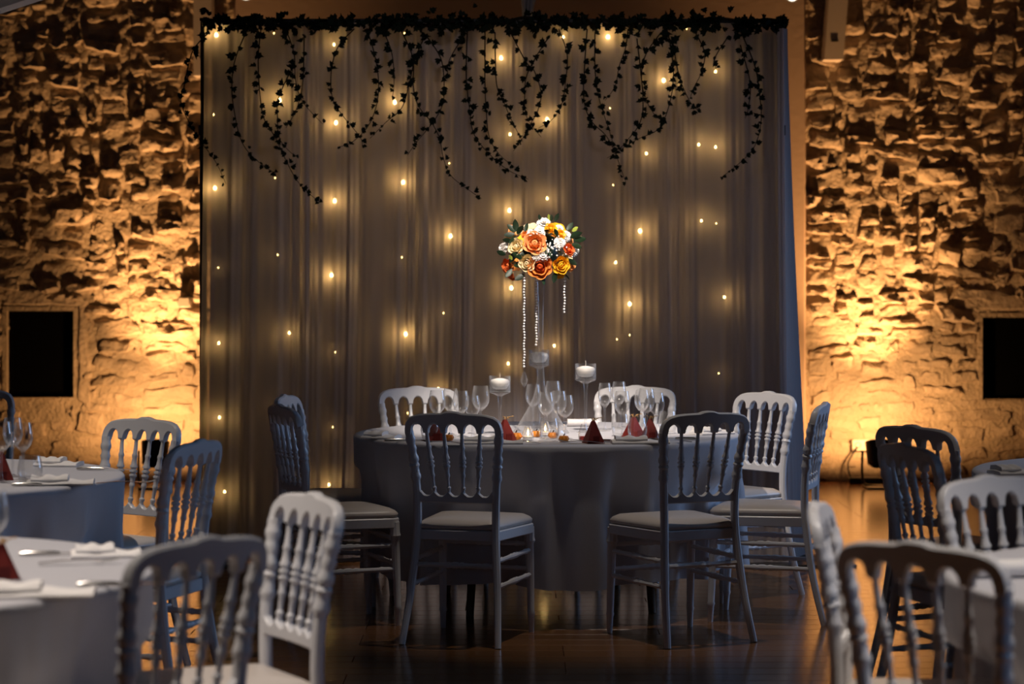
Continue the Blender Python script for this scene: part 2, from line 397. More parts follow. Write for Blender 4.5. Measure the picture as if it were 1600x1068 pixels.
tag(obj('power_lead', tube(smooth_path([a, a+Vector((-.04, -.03, -.05)), P(1325, 725, d-.05), P(1330, 746, d-.08), P(1345, 752, d-.12), P(1366, 752, d-.2)], 40), .006), M['black'], smooth=True),
    'black power lead looping from the wall socket to the floor', 'cable')
o = tag(obj('power_strip', box(-.16, .16, -.03, .03, 0, .045, .008), M['black'], loc=(X(1362, 16.95), 16.95, 0)), 'black power strip on the floor below the wall socket', 'power strip')
o = thing('junction_box', 'small grey box mounted on the left stone wall beside the curtain', 'box', P(288, 472, WY-.09))
obj('housing', box(-.045, .045, -.03, .10, -.037, .037, .006), M['grey'], o); obj('cover', box(-.040, .040, -.036, -.029, -.032, .032, .003), M['grey'], o)

# ------------------------------------------------------------------ curtain on its stand
CD = 12.23
ztop = CH-(36-HZ)/F*CD
st = thing('curtain_stand', 'black pipe stand with crossbar holding the pale curtain', 'curtain stand', (0, CD, 0))
for px in (315, 1222):
    x = X(px, CD)
    obj('upright', lathe([(.019, 0), (.019, ztop-.55), (.015, ztop-.54), (.015, ztop+.02)], 14), M['black'], st, loc=(x, .07, 0))
    obj('base_plate', box(-.3, .3, -.24, .24, 0, .012, .003), M['black'], st, loc=(x+(.06 if px > 800 else -.1), .12, 0))
    obj('collar', lathe([(.026, 0), (.026, .05)], 14), M['black'], st, loc=(x, .07, ztop-.56))
x0, x1 = X(312, CD), X(1228, CD)
obj('crossbar', box(x0, x1, .05, .09, ztop-.01, ztop+.028, .004), M['black'], st)

def curtain(name, m, xa_t, xb_t, xa_b, xb_b, d0, amp, ncol, zt, zb, seed, freq, d1=None):
    nr = 56; r = np.random.default_rng(seed); v, f = [], []
    xs = np.linspace(0, 1, ncol); ph = r.uniform(0, 6.28, 10)
    warp = xs+.010*np.sin(xs*31+ph[0])+.006*np.sin(xs*67+ph[1])
    fine = np.sin(warp*freq*6.283+ph[2])*.6+np.sin(warp*freq*2.3*6.283+ph[3])*.28+np.sin(warp*freq*.43*6.283+ph[4])*.7
    wide = np.sin(xs*9+ph[5])*.8+np.sin(xs*17+ph[6])*.6+np.sin(xs*5.3+ph[7])*.5
    for k in range(nr+1):
        t = k/nr; z = zt+(zb-zt)*t
        drift = .006*np.sin(xs*12+t*2.2+ph[8])*t+.004*np.sin(xs*29+t*3+ph[9])*t
        xl, xr = xa_t+(xa_b-xa_t)*t**1.3, xb_t+(xb_b-xb_t)*t**1.3
        xx = xl+(xr-xl)*np.clip(xs+drift*np.sin(xs*PI), -.01, 1.01)
        shift = np.interp(xs, xs, fine*(1-.35*t)+wide*(.25+.9*t))
        base = d0 if d1 is None else d0+(d1-d0)*xs
        yy = base+amp*(.55+.6*t)*shift
        v += [(a, b, z) for a, b in zip(xx, yy)]
    for k in range(nr):
        for i in range(ncol-1): q = k*ncol+i; f.append((q, q+1, q+ncol+1, q+ncol))
    return obj(name, (v, f), m, smooth=True)
zb = .012
cu = curtain('sheer_curtain', M['sheer'], X(319, CD), X(1224, CD), X(307, CD), X(1232, CD), CD, .013, 1000, ztop+.0, zb, 3, 34)
tag(cu, 'wide pale sheer curtain with fairy lights glowing through it', 'curtain')
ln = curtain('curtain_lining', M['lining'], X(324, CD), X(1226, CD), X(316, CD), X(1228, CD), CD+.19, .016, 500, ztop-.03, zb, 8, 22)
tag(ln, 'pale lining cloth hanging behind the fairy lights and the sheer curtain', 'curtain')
sd = curtain('side_drape', M['drape'], X(1222, CD), X(1231, CD+.4), X(1225, CD), X(1267, CD+.4), CD+.02, .012, 90, ztop+.01, zb, 21, 3, d1=CD+.42)
tag(sd, 'blue-grey drape wrapped around the right end of the curtain', 'curtain')

# fairy light strings between sheer and lining
strings = [
 ('on the far left', 336, [(338, 55, 3), (334, 179, 1), (336, 294, 3), (341, 418, 1), (342, 536, 2), (343, 652, 2), (351, 768, 2)]),
 ('second from the left', 435, [(428, 52, 1), (437, 157, 3), (430, 278, 1), (434, 398, 1), (452, 520, 2), (440, 640, 1)]),
 ('third from the left', 522, [(522, 70, 2), (525, 192, 3), (523, 314, 3), (518, 430, 3), (524, 550, 1), (520, 667, 1), (514, 757, 2)]),
 ('fourth from the left', 628, [(632, 52, 1), (617, 160, 3), (630, 285, 3), (628, 402, 1), (634, 522, 3), (637, 645, 1)]),
 ('fifth from the left', 697, [(698, 138, 1), (702, 255, 1), (704, 369, 3), (693, 489, 1), (685, 607, 2)]),
 ('left of the bouquet', 795, [(783, 91, 3), (797, 210, 2), (796, 329, 3), (799, 450, 3), (794, 568, 2)]),
 ('behind the bouquet', 858, [(880, 58, 2), (855, 187, 3), (855, 310, 2), (866, 540, 2), (850, 802, 3)]),
 ('right of the bouquet', 957, [(950, 58, 3), (953, 169, 1), (958, 289, 1), (962, 410, 2), (964, 530, 1)]),
 ('third from the right', 1004, [(1037, 126, 3), (1010, 240, 2), (1000, 361, 3), (984, 475, 3), (984, 523, 1)]),
 ('second from the right', 1080, [(1073, 45, 1), (1092, 226, 2), (1096, 345, 2)]),
 ('on the far right', 1118, [(1118, 112, 2), (1118, 230, 2), (1119, 349, 1), (1132, 464, 2), (1123, 583, 1)]),
]
bm_ = {}
for k, r in ((1, .0042), (2, .0068), (3, .0098)):
    bm_[k] = mesh('bulb', *lathe([(.0005, -r*1.1), (r*.75, -r*.7), (r, 0), (r*.7, r*.8), (r*.3, r*1.3)], 8), True)
    bm_[k].materials.append(BULB['dim' if k == 1 else 'bright'])
for lab, px, bl in strings:
    LD = CD+.068
    t = thing('fairy_light_string', f'warm fairy light string hanging behind the sheer curtain, {lab}', 'fairy lights', (X(px, LD), LD, ztop), 0, 'fairy light strings behind the curtain')
    org = Vector((X(px, LD), LD, ztop)); pts = [Vector((0, 0, 0))]
    for bx, by, s in bl:
        q = P(bx, by, LD-.006*s)-org; pts.append(q); link('bulb', bm_[s], None, t, q)
    pts.append(Vector((pts[-1].x, 0, -ztop+.05)))
    obj('wire', tube([p+Vector((.004, 0, .004)) for p in smooth_path(pts, 50)], .0011, 5), M['wire'], t)

# ------------------------------------------------------------------ ivy
def ivy_leaf(w_, h_, fold):
    out = [(0, 0), (.28, .02), (.5, .30), (.27, .42), (.34, .66), (.13, .70), (0, 1.0), (-.13, .70), (-.34, .66), (-.27, .42), (-.5, .30), (-.28, .02)]
    v = [(0, .40*h_, -.03*h_)]+[(x*w_, y*h_, fold*abs(x)*w_-.10*y*y*h_) for x, y in out]
    v += [(x, y, z-.0012) for x, y, z in v]; n = len(out); f = []
    for i in range(n):
        j = (i+1) % n; f += [(0, 1+i, 1+j), (n+1, n+2+j, n+2+i), (1+i, n+2+i, n+2+j, 1+j)]
    return v, f
ivyM = []
for k in range(4):
    me = mesh('ivy_leaf', *ivy_leaf(.035+.003*k, .032+.004*k, .3+.15*k), None); me.materials.append(M['ivy']); ivyM.append(me)
vines = [
 [[(326, 51), (301, 81), (287, 135), (284, 160), (295, 191), (312, 219), (337, 253), (353, 287)],
  [(385, 48), (368, 93), (362, 135), (365, 174), (376, 216), (393, 242), (420, 264), (432, 270)],
  [(411, 28), (404, 84), (405, 135), (412, 183), (431, 216), (445, 247), (464, 281), (484, 303), (500, 316)],
  [(445, 42), (460, 84), (461, 126), (473, 160), (504, 194)],
  [(475, 56), (473, 126), (464, 169), (447, 200)],
  [(456, 107), (436, 152), (433, 183), (439, 219), (462, 245)]],
 [[(554, 45), (529, 73), (518, 112), (520, 155), (537, 183), (563, 214), (567, 230)],
  [(574, 50), (585, 84), (592, 126), (588, 163), (574, 197), (549, 222), (526, 230)],
  [(599, 48), (613, 84), (616, 126), (613, 152)],
  [(661, 62), (647, 93), (638, 135), (627, 169), (602, 191), (579, 216)],
  [(627, 48), (644, 90), (645, 135), (655, 166), (675, 191), (686, 216), (692, 247), (706, 275), (737, 300), (752, 310)]],
 [[(666, 56), (689, 93), (693, 140), (689, 169), (672, 197), (650, 222), (636, 242)],
  [(725, 56), (703, 93), (698, 120)],
  [(731, 40), (728, 118), (734, 169), (742, 211), (768, 245), (796, 267), (825, 280)],
  [(757, 40), (757, 118), (759, 169), (765, 214), (782, 242), (805, 262)],
  [(773, 50), (776, 129), (787, 160), (800, 191), (817, 222)]],
 [[(797, 50), (822, 96), (836, 112), (845, 146), (839, 174), (831, 191), (817, 214), (802, 236)],
  [(859, 56), (836, 90), (822, 121), (819, 157), (825, 186), (845, 214)],
  [(873, 45), (885, 84), (884, 126), (878, 160), (864, 186), (842, 200)],
  [(918, 45), (912, 112), (912, 157), (923, 188), (946, 211), (960, 236), (971, 264), (978, 285)],
  [(929, 50), (929, 112), (937, 157), (949, 197), (960, 233)],
  [(982, 45), (978, 75), (968, 104), (960, 135), (946, 157)]],
 [[(1033, 50), (1010, 84), (1002, 118), (1008, 152), (1024, 180), (1036, 188)],
  [(1041, 45), (1050, 84), (1052, 126), (1044, 169), (1027, 202), (994, 219), (949, 247)],
  [(996, 60), (1005, 174), (977, 222), (957, 239)],
  [(1050, 60), (1061, 118), (1078, 157), (1092, 174)],
  [(1083, 45), (1100, 81), (1097, 112), (1083, 138), (1078, 152)],
  [(1140, 55), (1117, 90), (1120, 110)],
  [(1156, 45), (1179, 101), (1187, 146), (1189, 191), (1179, 230), (1154, 256), (1126, 278)],
  [(1156, 70), (1173, 129), (1168, 169), (1165, 185)]],
]
spans = [(312, 505), (505, 655), (655, 790), (790, 990), (990, 1228)]
glabel = ['leftmost of the five ivy garlands hanging from the curtain bar', 'second ivy garland from the left on the curtain bar',
          'middle ivy garland hanging on the curtain bar left of the bouquet', 'ivy garland on the curtain bar directly above the bouquet',
          'rightmost of the five ivy garlands hanging from the curtain bar']
random.seed(3)
def rleaf(par, p, sc=1, down=True):
    q = (random.uniform(.3, 1.3)+PI/2*0, random.uniform(-.7, .7), random.uniform(-PI, PI))
    m_ = Matrix.Rotation(random.uniform(-.9, .9), 4, 'Z') @ Matrix.Rotation(PI/2+random.uniform(-.9, .9), 4, 'X') @ Matrix.Rotation(random.uniform(0, 2*PI), 4, 'Z')
    link('leaf', random.choice(ivyM), None, par, p, m_.to_euler(), (sc,)*3)
for gi, (vl, (sa, sb)) in enumerate(zip(vines, spans)):
    base = P((sa+sb)/2, 36, CD-.05)
    g = thing('ivy_garland', glabel[gi], 'ivy garland', base, 0, 'ivy garlands on the curtain bar')
    pts = [P(px, 34+random.uniform(-7, 6), CD-.05+random.uniform(-.02, .03))-base for px in np.linspace(sa, sb, 9)]
    obj('main_stem', tube(smooth_path(pts, 40), .008, 6), M['stem'], g)
    for k in range(int((sb-sa)*.62)):
        dense = .55+.45*math.sin(k*1.7)
        p = P(random.uniform(sa, sb), 36+random.gauss(0, 6*(.4+dense)), CD-.06+random.uniform(-.04, .05))-base
        rleaf(g, p, random.uniform(.8, 1.35))
    for vp in vl:
        dd = CD-.07-random.uniform(0, .05)
        pp = [P(a+random.uniform(-1, 1), b, dd+random.uniform(-.012, .012))-base for a, b in vp]
        pth = smooth_path(pp, 10*len(pp))
        vn = obj('vine', tube(pth, [.0035*(1-.65*k/len(pth)) for k in range(len(pth))], 5), M['stem'], g)
        L = sum((pth[i+1]-pth[i]).length for i in range(len(pth)-1)); n = int(L/.026)
        for k in range(n):
            t = (k+random.random()*.8)/n; i = min(int(t*(len(pth)-1)), len(pth)-1)
            sc = (1.15-.5*t)*random.uniform(.7, 1.15)
            rleaf(vn, pth[i]+Vector((random.uniform(-.012, .012), random.uniform(-.02, .0), random.uniform(-.012, .012))), sc)

# ------------------------------------------------------------------ chairs
def crest():
    tops = [(0, .920), (.022, .9185), (.042, .912), (.062, .911), (.10, .910), (.14, .906), (.17, .898), (.187, .886), (.196, .871), (.200, .848)]
    tx, tz = zip(*tops); v, f = [], []
    xs = sorted(set([round(x, 5) for x in np.linspace(-.2, .2, 101)]+[s*c for s in (-1, 1) for c in (.1745, .1215, .1005, .0475, .0265)]))
    th, e = .0135, .006
    for x in xs:
        top = float(np.interp(abs(x), tx, tz)); c = round(x/.074)*.074; hw = .0265
        if abs(x) > .1745: b = .822
        else: b = .832+.036*math.sqrt(max(0, 1-((x-c)/hw)**2)) if abs(x-c) < hw else .832
        y = -.235-.014*(1-(x/.2)**2)
        for dy, z in ((-th, b+e), (-th, top-e), (-th+e, top), (th-e, top), (th, top-e), (th, b+e), (th-e, b), (-th+e, b)):
            v.append((x, y+dy-(z-.84)*.18, z))
    n = len(xs)
    for k in range(n-1):
        for i in range(8):
            j = (i+1) % 8; f.append((k*8+i, k*8+j, k*8+8+j, k*8+8+i))
    f += [tuple(range(7, -1, -1)), tuple(range((n-1)*8, n*8))]
    return v, f
def splat():
    v, f = [], []; xs = np.linspace(-.162, .162, 73); th, e = .011, .004
    for x in xs:
        c = min((abs(x-s) for s in (-.15, -.09, -.03, .03, .09, .15))); top = .583+.020*max(0, 1-c/.024)**1.5
        y = -.197-.010*(1-(x/.16)**2)
        for dy, z in ((-th, .555+e), (-th, top-e), (-th+e, top), (th-e, top), (th, top-e), (th, .555+e), (th-e, .555), (-th+e, .555)): v.append((x, y+dy, z))
    n = len(xs)
    for k in range(n-1):
        for i in range(8): j = (i+1) % 8; f.append((k*8+i, k*8+j, k*8+8+j, k*8+8+i))
    f += [tuple(range(7, -1, -1)), tuple(range((n-1)*8, n*8))]
    return v, f
def seat_outline(inset, n=12):
    pts = []; cs = [(.208-inset, .205-inset, .05), (-(.208-inset), .205-inset, .05), (-(.172-inset), -(.205-inset), .03), (.172-inset, -(.205-inset), .03)]
    for k, (x, y, r) in enumerate(cs):
        sx, sy = (1 if x > 0 else -1), (1 if y > 0 else -1); cx, cy = x-sx*r, y-sy*r; a0 = [0, PI/2, PI, PI*1.5][k]
        for i in range(n//2+1):
            a = a0+PI/2*i/(n//2); pts.append((cx+r*math.cos(a), cy+r*math.sin(a)))
    return pts
def sc_out(k): return [(x*k, y*k) for x, y in seat_outline(.003)]
def slab(rings):
    n = len(rings[0][0]); v = [(x, y, z) for r, z in rings for x, y in r]; f = []
    for k in range(len(rings)-1):
        for i in range(n): j = (i+1) % n; f.append((k*n+i, k*n+j, k*n+n+j, k*n+n+i))
    f += [tuple(range(n-1, -1, -1)), tuple(range((len(rings)-1)*n, len(rings)*n))]
    return v, f
SPIN = [(0, .0085), (.05, .0075), (.07, .0105), (.095, .0105), (.115, .0065), (.25, .0075), (.27, .0105), (.30, .0105), (.32, .0085), (.40, .0105), (.42, .0145), (.445, .0145), (.452, .0100),
        (.475, .0100), (.482, .0150), (.51, .0150), (.518, .0100), (.54, .0100), (.547, .0145), (.572, .0145), (.60, .0110), (.69, .0088), (.715, .0112), (.74, .0112), (.76, .0085), (.93, .0068), (1, .0085)]
STR = [(0, .009), (.12, .0095), (.15, .012), (.18, .009), (.38, .010), (.42, .0135), (.45, .010), (.48, .0135), (.52, .0135), (.55, .010), (.58, .0135), (.62, .010), (.82, .009), (.85, .012), (.88, .0095), (1, .009)]
def make_chair():
    t = thing('spindle_back_chair', 'chair', 'chair', (0, 0, 0), 0, 'white turned-spindle banquet chairs')
    cm = M['chair']
    obj('crest_rail', crest(), cm, t, smooth=35); obj('lower_rail', splat(), cm, t, smooth=35)
    for k in range(4):
        u = k-1.5; xb, xt = u*.06, u*.074
        obj('spindle', turned((xb, -.207+.01*(xb/.16)**2, .592), (xt, -.248+.014*(xt/.2)**2, .842), SPIN, 9), cm, t, smooth=35)
    for s in (-1, 1):
        pth = smooth_path([(s*.198, -.285, 0), (s*.180, -.235, .2), (s*.164, -.203, .42), (s*.163, -.198, .56), (s*.172, -.210, .70), (s*.187, -.233, .838)], 70)
        rad = []
        for p in pth:
            z = p.z; r = .0165 if z < .45 else .0165
            r *= .82+.18*min(1, z/.3)
            for zc, hw, add in ((.805, .005, .004), (.765, .004, .003), (.735, .005, .005), (.718, .005, .005), (.701, .005, .005), (.655, .006, .005), (.825, .01, .001)):
                if abs(z-zc) <= hw*1.3: r += add
            if .66 < z < .69: r += .002*math.sin((z-.66)/.03*PI)
            rad.append(r)
        obj('back_post', tube(pth, rad, 10), cm, t, smooth=35)
        obj('front_leg', turned((s*.186, .178, .43), (s*.190, .195, 0), [(0, .021), (.10, .021), (.13, .024), (.16, .018), (.3, .0175), (.8, .0145), (.82, .017), (.85, .0135), (1, .011)], 10), cm, t, smooth=35)
        for z, zz in ((.335, .335), (.235, .235)):
            i = min(range(len(pth)), key=lambda q: abs(pth[q].z-zz))
            obj('side_stretcher', turned((s*.1875, .183, z), tuple(pth[i]), STR, 8), cm, t, smooth=35)
    for z in (.36, .26): obj('front_stretcher', turned((-.187, .181, z), (.187, .181, z), STR, 8), cm, t, smooth=35)
    obj('back_stretcher', turned((-.172, -.216, .31), (.172, -.216, .31), STR, 8), cm, t, smooth=35)
    obj('seat_rail', slab([(seat_outline(.006), .405), (seat_outline(.0), .409), (seat_outline(.0), .443), (seat_outline(.004), .447)]), cm, t, smooth=35)
    obj('seat_cushion', slab([(seat_outline(.012), .447), (seat_outline(.004), .452), (seat_outline(.003), .464), (seat_outline(.012), .475), (sc_out(.86), .485), (sc_out(.62), .491), (sc_out(.3), .4935)]), M['cushion'], t, smooth=60)
    return t
proto = make_chair()
CHAIRS = []
def chair(px, d, fx, fy, label, table=None):
    global proto
    n = math.hypot(fx, fy); fx, fy = fx/n, fy/n
    o = proto if not CHAIRS else copy_tree(proto)
    rx = X(px, d); o.location = (rx+fx*.25, d+fy*.25, 0); o.rotation_euler = (0, 0, math.atan2(-fx, fy)); o['label'] = label
    CHAIRS.append((table, o.location.copy(), Vector((fx, fy)))); return o
R = .855
TC = {'C': (.153, 10.80), 'L1': (-2.214, 8.47), 'L2': (-1.708, 5.74), 'R1': (1.864, 5.61), 'R2': (2.507, 8.66)}
def to(t, px, d, dx=0, dy=0): return (TC[t][0]-X(px, d)+dx, TC[t][1]-d+dy)
chair(707, 9.55, *to('C', 707, 9.55), 'chair at the near left of the centre table, back to camera', 'C')
chair(1104, 9.58, *to('C', 1104, 9.58), 'chair at the near right of the centre table, turned left, back in shadow', 'C')
chair(1198, 11.20, -.80, -.60, 'brightly lit chair at the right rear of the centre table, before the curtain edge', 'C')
chair(1285, 10.27, -.965, .26, 'chair seen edge-on at the far right of the centre table against the stone wall', 'C')
chair(441, 10.10, .93, .38, 'shadowed chair at the far left of the centre table, nearer of two overlapping', 'C')
chair(447, 10.92, .96, -.16, 'chair at the far left of the centre table, farther of two overlapping', 'C')
chair(652, 11.72, .35, -.93, 'chair behind the left glasses on the far side of the centre table', 'C')
chair(993, 11.80, -.25, -.97, 'chair behind the right glasses on the far side of the centre table', 'C')
chair(485, 5.98, -.90, -.48, 'blurred pale chair in the left foreground facing the front left table', 'L2')
chair(315, 4.99, -.80, .60, 'dark blue blurred chair in the left foreground, back to camera', 'L2')
chair(225, 9.15, -.62, -.80, 'grey lit chair facing us behind the left middle table, uplight showing through', 'L1')
chair(307, 7.93, -.955, .30, 'dark chair seen obliquely right of the left middle table', 'L1')
chair(-42, 11.6, .2, 1, 'dark chair cut off by the left edge below the black window')
chair(1435, 4.90, .66, .72, 'dark blurred chair in the right foreground, back to camera', 'R1')
chair(1280, 5.73, .96, -.20, 'blurred white chair seen edge-on in the right foreground', 'R1')
chair(1545, 6.50, .60, -.80, 'pale blue blurred chair at the right edge facing the camera', 'R1')
chair(1428, 8.71, .82, .57, 'black looking chair in front of the right uplight, farther of two overlapping', 'R2')
chair(1416, 7.77, .95, .31, 'black looking chair in front of the right uplight, nearer of two overlapping', 'R2')

# ------------------------------------------------------------------ tables and cloths
def sstep(a, b, x): t = min(1, max(0, (x-a)/(b-a))); return t*t*(3-2*t)
def tablecloth(key, hem, seed):
    cx, cy = TC[key]; r_ = np.random.default_rng(seed); ns, nr = 288, 34; v, f = [(0, 0, .754)], []
    k1 = [(int(n), r_.uniform(0, 6.28), a) for n, a in ((9, .5), (13, .8), (17, .9), (22, .5), (5, .4))]
    prof = [(.3, .754), (.6, .754), (R-.03, .754), (R-.012, .7535), (R-.004, .750), (R, .744)]
    rows = [(a, b, 0) for a, b in prof]+[(R, .744-(.744-hem)*k/nr, k/nr) for k in range(1, nr+1)]
    for rr, z, t in rows:
        for i in range(ns):
            th = 2*PI*i/ns; u = (math.cos(th), math.sin(th)); r = rr
            if t > 0:
                a = sum(A*math.sin(n*th+p+.5*math.sin(2*th)) for n, p, A in k1)/1.6
                a = math.tanh(a*1.6); a = a*.5+.5*(1-2*abs(math.sin(7.5*th+k1[0][1]+.8*math.sin(3*th)))**.55)
                r = rr+.002+.012*t+a*(.045+.05*t)*min(1, t*2.6)-.02*min(1, t*3)
                for tb, loc, fc in CHAIRS:
                    if tb != key: continue
                    wx, wy = cx+r*u[0]-loc.x, cy+r*u[1]-loc.y
                    lx = abs(wx*fc.y-wy*fc.x); ly = wx*fc.x+wy*fc.y; dn = -(u[0]*fc.x+u[1]*fc.y)
                    lim = .228
                    if dn > .3 and ly < lim and lx < .29:
                        wgt = (1-sstep(.22, .29, lx))*(1-sstep(.51, .62, z)); r -= (lim-ly)/dn*wgt
            v.append((r*u[0], r*u[1], z+(.012*math.sin(7*th+seed) if t > .95 else 0)))
    for i in range(ns): f.append((0, 1+i, 1+(i+1) % ns))
    for k in range(len(rows)-1):
        for i in range(ns): j = (i+1) % ns; a = 1+k*ns; f.append((a+i, a+ns+i, a+ns+j, a+j))
    return v, f
tl = {'C': ('round banquet table in the centre, standing under its long cloth', 'long pale grey cloth over the centre table before the curtain'),
      'L1': ('round table under its cloth at the left, farther of two', 'grey cloth over the farther of the two left tables'),
      'L2': ('round table under its cloth in the left foreground', 'blue-grey cloth over the left foreground table beside the dark blue chair'),
      'R1': ('round table under its cloth in the right foreground', 'blue-grey cloth over the right foreground table behind the dark chair'),
      'R2': ('round table under its cloth at the right edge, beyond the pale blue chair', 'grey cloth over the table at the right edge near the stone wall')}
for i, key in enumerate(TC):
    cx, cy = TC[key]
    t = thing('round_table', tl[key][0], 'table', (cx, cy, 0), 0, 'round banquet tables')
    obj('table_top', lathe([(.80, .72), (.835, .722), (.84, .73), (.84, .74), (.835, .747), (.8, .748)], 64), M['tablewood'], t)
    for k in range(4):
        a = PI/4+k*PI/2+.15; c, s = math.cos(a), math.sin(a)
        obj('leg', tube([(.50*c, .50*s, .72), (.56*c, .56*s, 0)], [.022, .017], 10), M['tablewood'], t)
    o = obj('tablecloth', tablecloth(key, .17, i+2), M['cloth'], smooth=True, loc=(cx, cy, 0)); tag(o, tl[key][1], 'tablecloth', 'cloths on the round tables')

# ------------------------------------------------------------------ things on the tables
TZ = .755
def wine_parts(H, rb):
    hb = H*.50
    bowl = lathe([(.004, H-hb), (rb*.45, H-hb+.006), (rb*.82, H-hb*.78), (rb, H-hb*.58), (rb*.97, H-hb*.35), (rb*.80, H), (rb*.785, H), (rb*.95, H-hb*.35), (rb*.98, H-hb*.58), (rb*.80, H-hb*.76), (rb*.4, H-hb+.009), (.001, H-hb+.006)], 28, False)
    stem = lathe([(.010, .004), (.0048, .016), (.0038, H*.25), (.0045, H-hb-.008), (.009, H-hb+.001)], 12)
    foot = lathe([(rb*.88, 0), (rb*.88, .0015), (rb*.5, .004), (.010, .008), (.004, .010)], 28)
    return [('bowl', bowl, 'glass'), ('stem', stem, 'glass2'), ('foot', foot, 'glass')]
def tumbler_parts(H, r):
    return [('body', lathe([(r*.55, 0), (r*.85, .008), (r, H*.4), (r*.98, H*.6), (r*.82, H), (r*.79, H), (r*.95, H*.6), (r*.97, H*.4), (r*.8, .014), (r*.5, .009), (.001, .009)], 28), 'glass')]
protoP = {}
def put(kind, parts_fn, args, px, d, label, cat, group, rz=0, z=TZ):
    key = (kind,)+args; loc = (X(px, d), d, z)
    if key not in protoP:
        t = thing(kind, label, cat, loc, rz, group)
        for n, vf, m in parts_fn(*args): obj(n, vf, M[m], t, smooth=50)
        protoP[key] = t; return t
    c = copy_tree(protoP[key]); c.location = loc; c.rotation_euler = (0, 0, rz); c['label'] = label; return c
G = 'wine glasses on the tables'
for px, d, H, rb, lab in [
    (683, 10.42, .205, .036, 'leftmost wine glass in the cluster behind the near left chair'),
    (704, 10.60, .205, .035, 'second wine glass in the cluster left of the short candle holder'),
    (720, 10.48, .200, .035, 'third wine glass in the cluster left of the short candle holder'),
    (738, 10.36, .185, .033, 'small front wine glass in the cluster left of the short candle holder'),
    (751, 10.62, .215, .039, 'wine glass next to the short candle holder, on its left'),
    (833, 11.00, .205, .035, 'wine glass left behind the flared vase foot'),
    (864, 11.10, .215, .036, 'wine glass right behind the flared vase foot'),
    (853, 10.36, .200, .034, 'wine glass directly in front of the flared vase'),
    (873, 10.46, .200, .034, 'middle wine glass just right of the flared vase'),
    (883, 10.30, .190, .036, 'wine glass between the flared vase and the tall right candle holder'),
    (945, 10.90, .215, .030, 'narrow wine glass just right of the tall right candle holder'),
    (967, 11.05, .215, .033, 'rear wine glass in the cluster right of the tall candle holder'),
    (972, 10.36, .205, .034, 'front wine glass above the red pyramids at the right'),
    (1003, 10.70, .195, .033, 'wine glass in the middle of the right cluster'),
    (1010, 10.45, .212, .037, 'wide wine glass in the middle of the right cluster'),
    (1026, 10.35, .200, .034, 'rightmost wine glass in front of the pale far chair'),
    (2, 8.20, .205, .037, 'wine glass cut by the left edge on the left middle table'),
    (20, 8.42, .205, .035, 'middle wine glass on the left middle table'),
    (36, 8.30, .195, .033, 'right wine glass on the left middle table beside the tumbler'),
    (-12, 5.55, .205, .037, 'wine glass cut by the left edge on the left foreground table')]:
    put('wine_glass', wine_parts, (H, rb), px, d, lab, 'wine glass', G)
for px, d, H, r, lab in [
    (858, 10.22, .098, .043, 'stemless tumbler in front of the flared vase'), (996, 10.26, .098, .041, 'stemless tumbler before the right red pyramids'),
    (969, 10.55, .098, .038, 'stemless tumbler beside the single red pyramid'), (1043, 10.72, .098, .041, 'stemless tumbler next to the near right chair'),
    (672, 10.30, .098, .040, 'stemless tumbler behind the near left chair top'), (47, 8.12, .095, .042, 'stemless tumbler on the left middle table')]:
    put('tumbler', tumbler_parts, (H, r), px, d, lab, 'tumbler', 'stemless tumblers')

# candle holders with floating candles
def holder_parts(H):
    hb = .074; r = .0465
    return [('bowl', lathe([(.010, H-hb-.014), (.03, H-hb-.004), (r-.004, H-hb), (r, H-hb+.004), (r, H), (r-.002, H), (r-.002, H-hb+.006), (.001, H-hb+.004)], 32, False), 'glass'),
            ('stem', lathe([(.012, .006), (.0065, .02), (.0055, H*.35), (.0075, H-hb-.04), (.011, H-hb-.012)], 14), 'glass2'),
            ('foot', lathe([(.042, 0), (.042, .003), (.02, .007), (.010, .010)], 28), 'glass2')]
for px, d, ytop, lab in ((781, 10.62, 587, 'shortest, left of the vase'), (842, 11.15, 546, 'tallest, right behind the vase stem'), (915, 10.80, 568, 'right of the vase')):
    H = CH-(ytop-HZ)/F*d-TZ
    put('candle_holder', holder_parts, (round(H, 4),), px, d, f'stemmed glass candle holder, {lab}', 'candle holder', 'stemmed candle holders')
    t = thing('floating_candle', f'white floating candle in the glass holder {lab}', 'candle', (X(px, d), d, TZ+H-.074), 0, 'floating candles')
    obj('wax', lathe([(.018, .016), (.030, .020), (.0425, .040), (.043, .050), (.036, .058), (.012, .064)], 28), M['wax'], t, smooth=60)
    obj('wick', tube([(0, 0, .06), (.001, 0, .075), (.0, 0, .088)], .0013, 6), M['wick'], t)
    wt = obj('water', lathe([(.0435, .006), (.0435, .030), (.001, .030)], 24, False), M['water'], smooth=50, loc=(X(px, d), d, TZ+H-.074))
    tag(wt, f'clear water at the bottom of the candle holder {lab}', 'water', 'water in the candle holders')

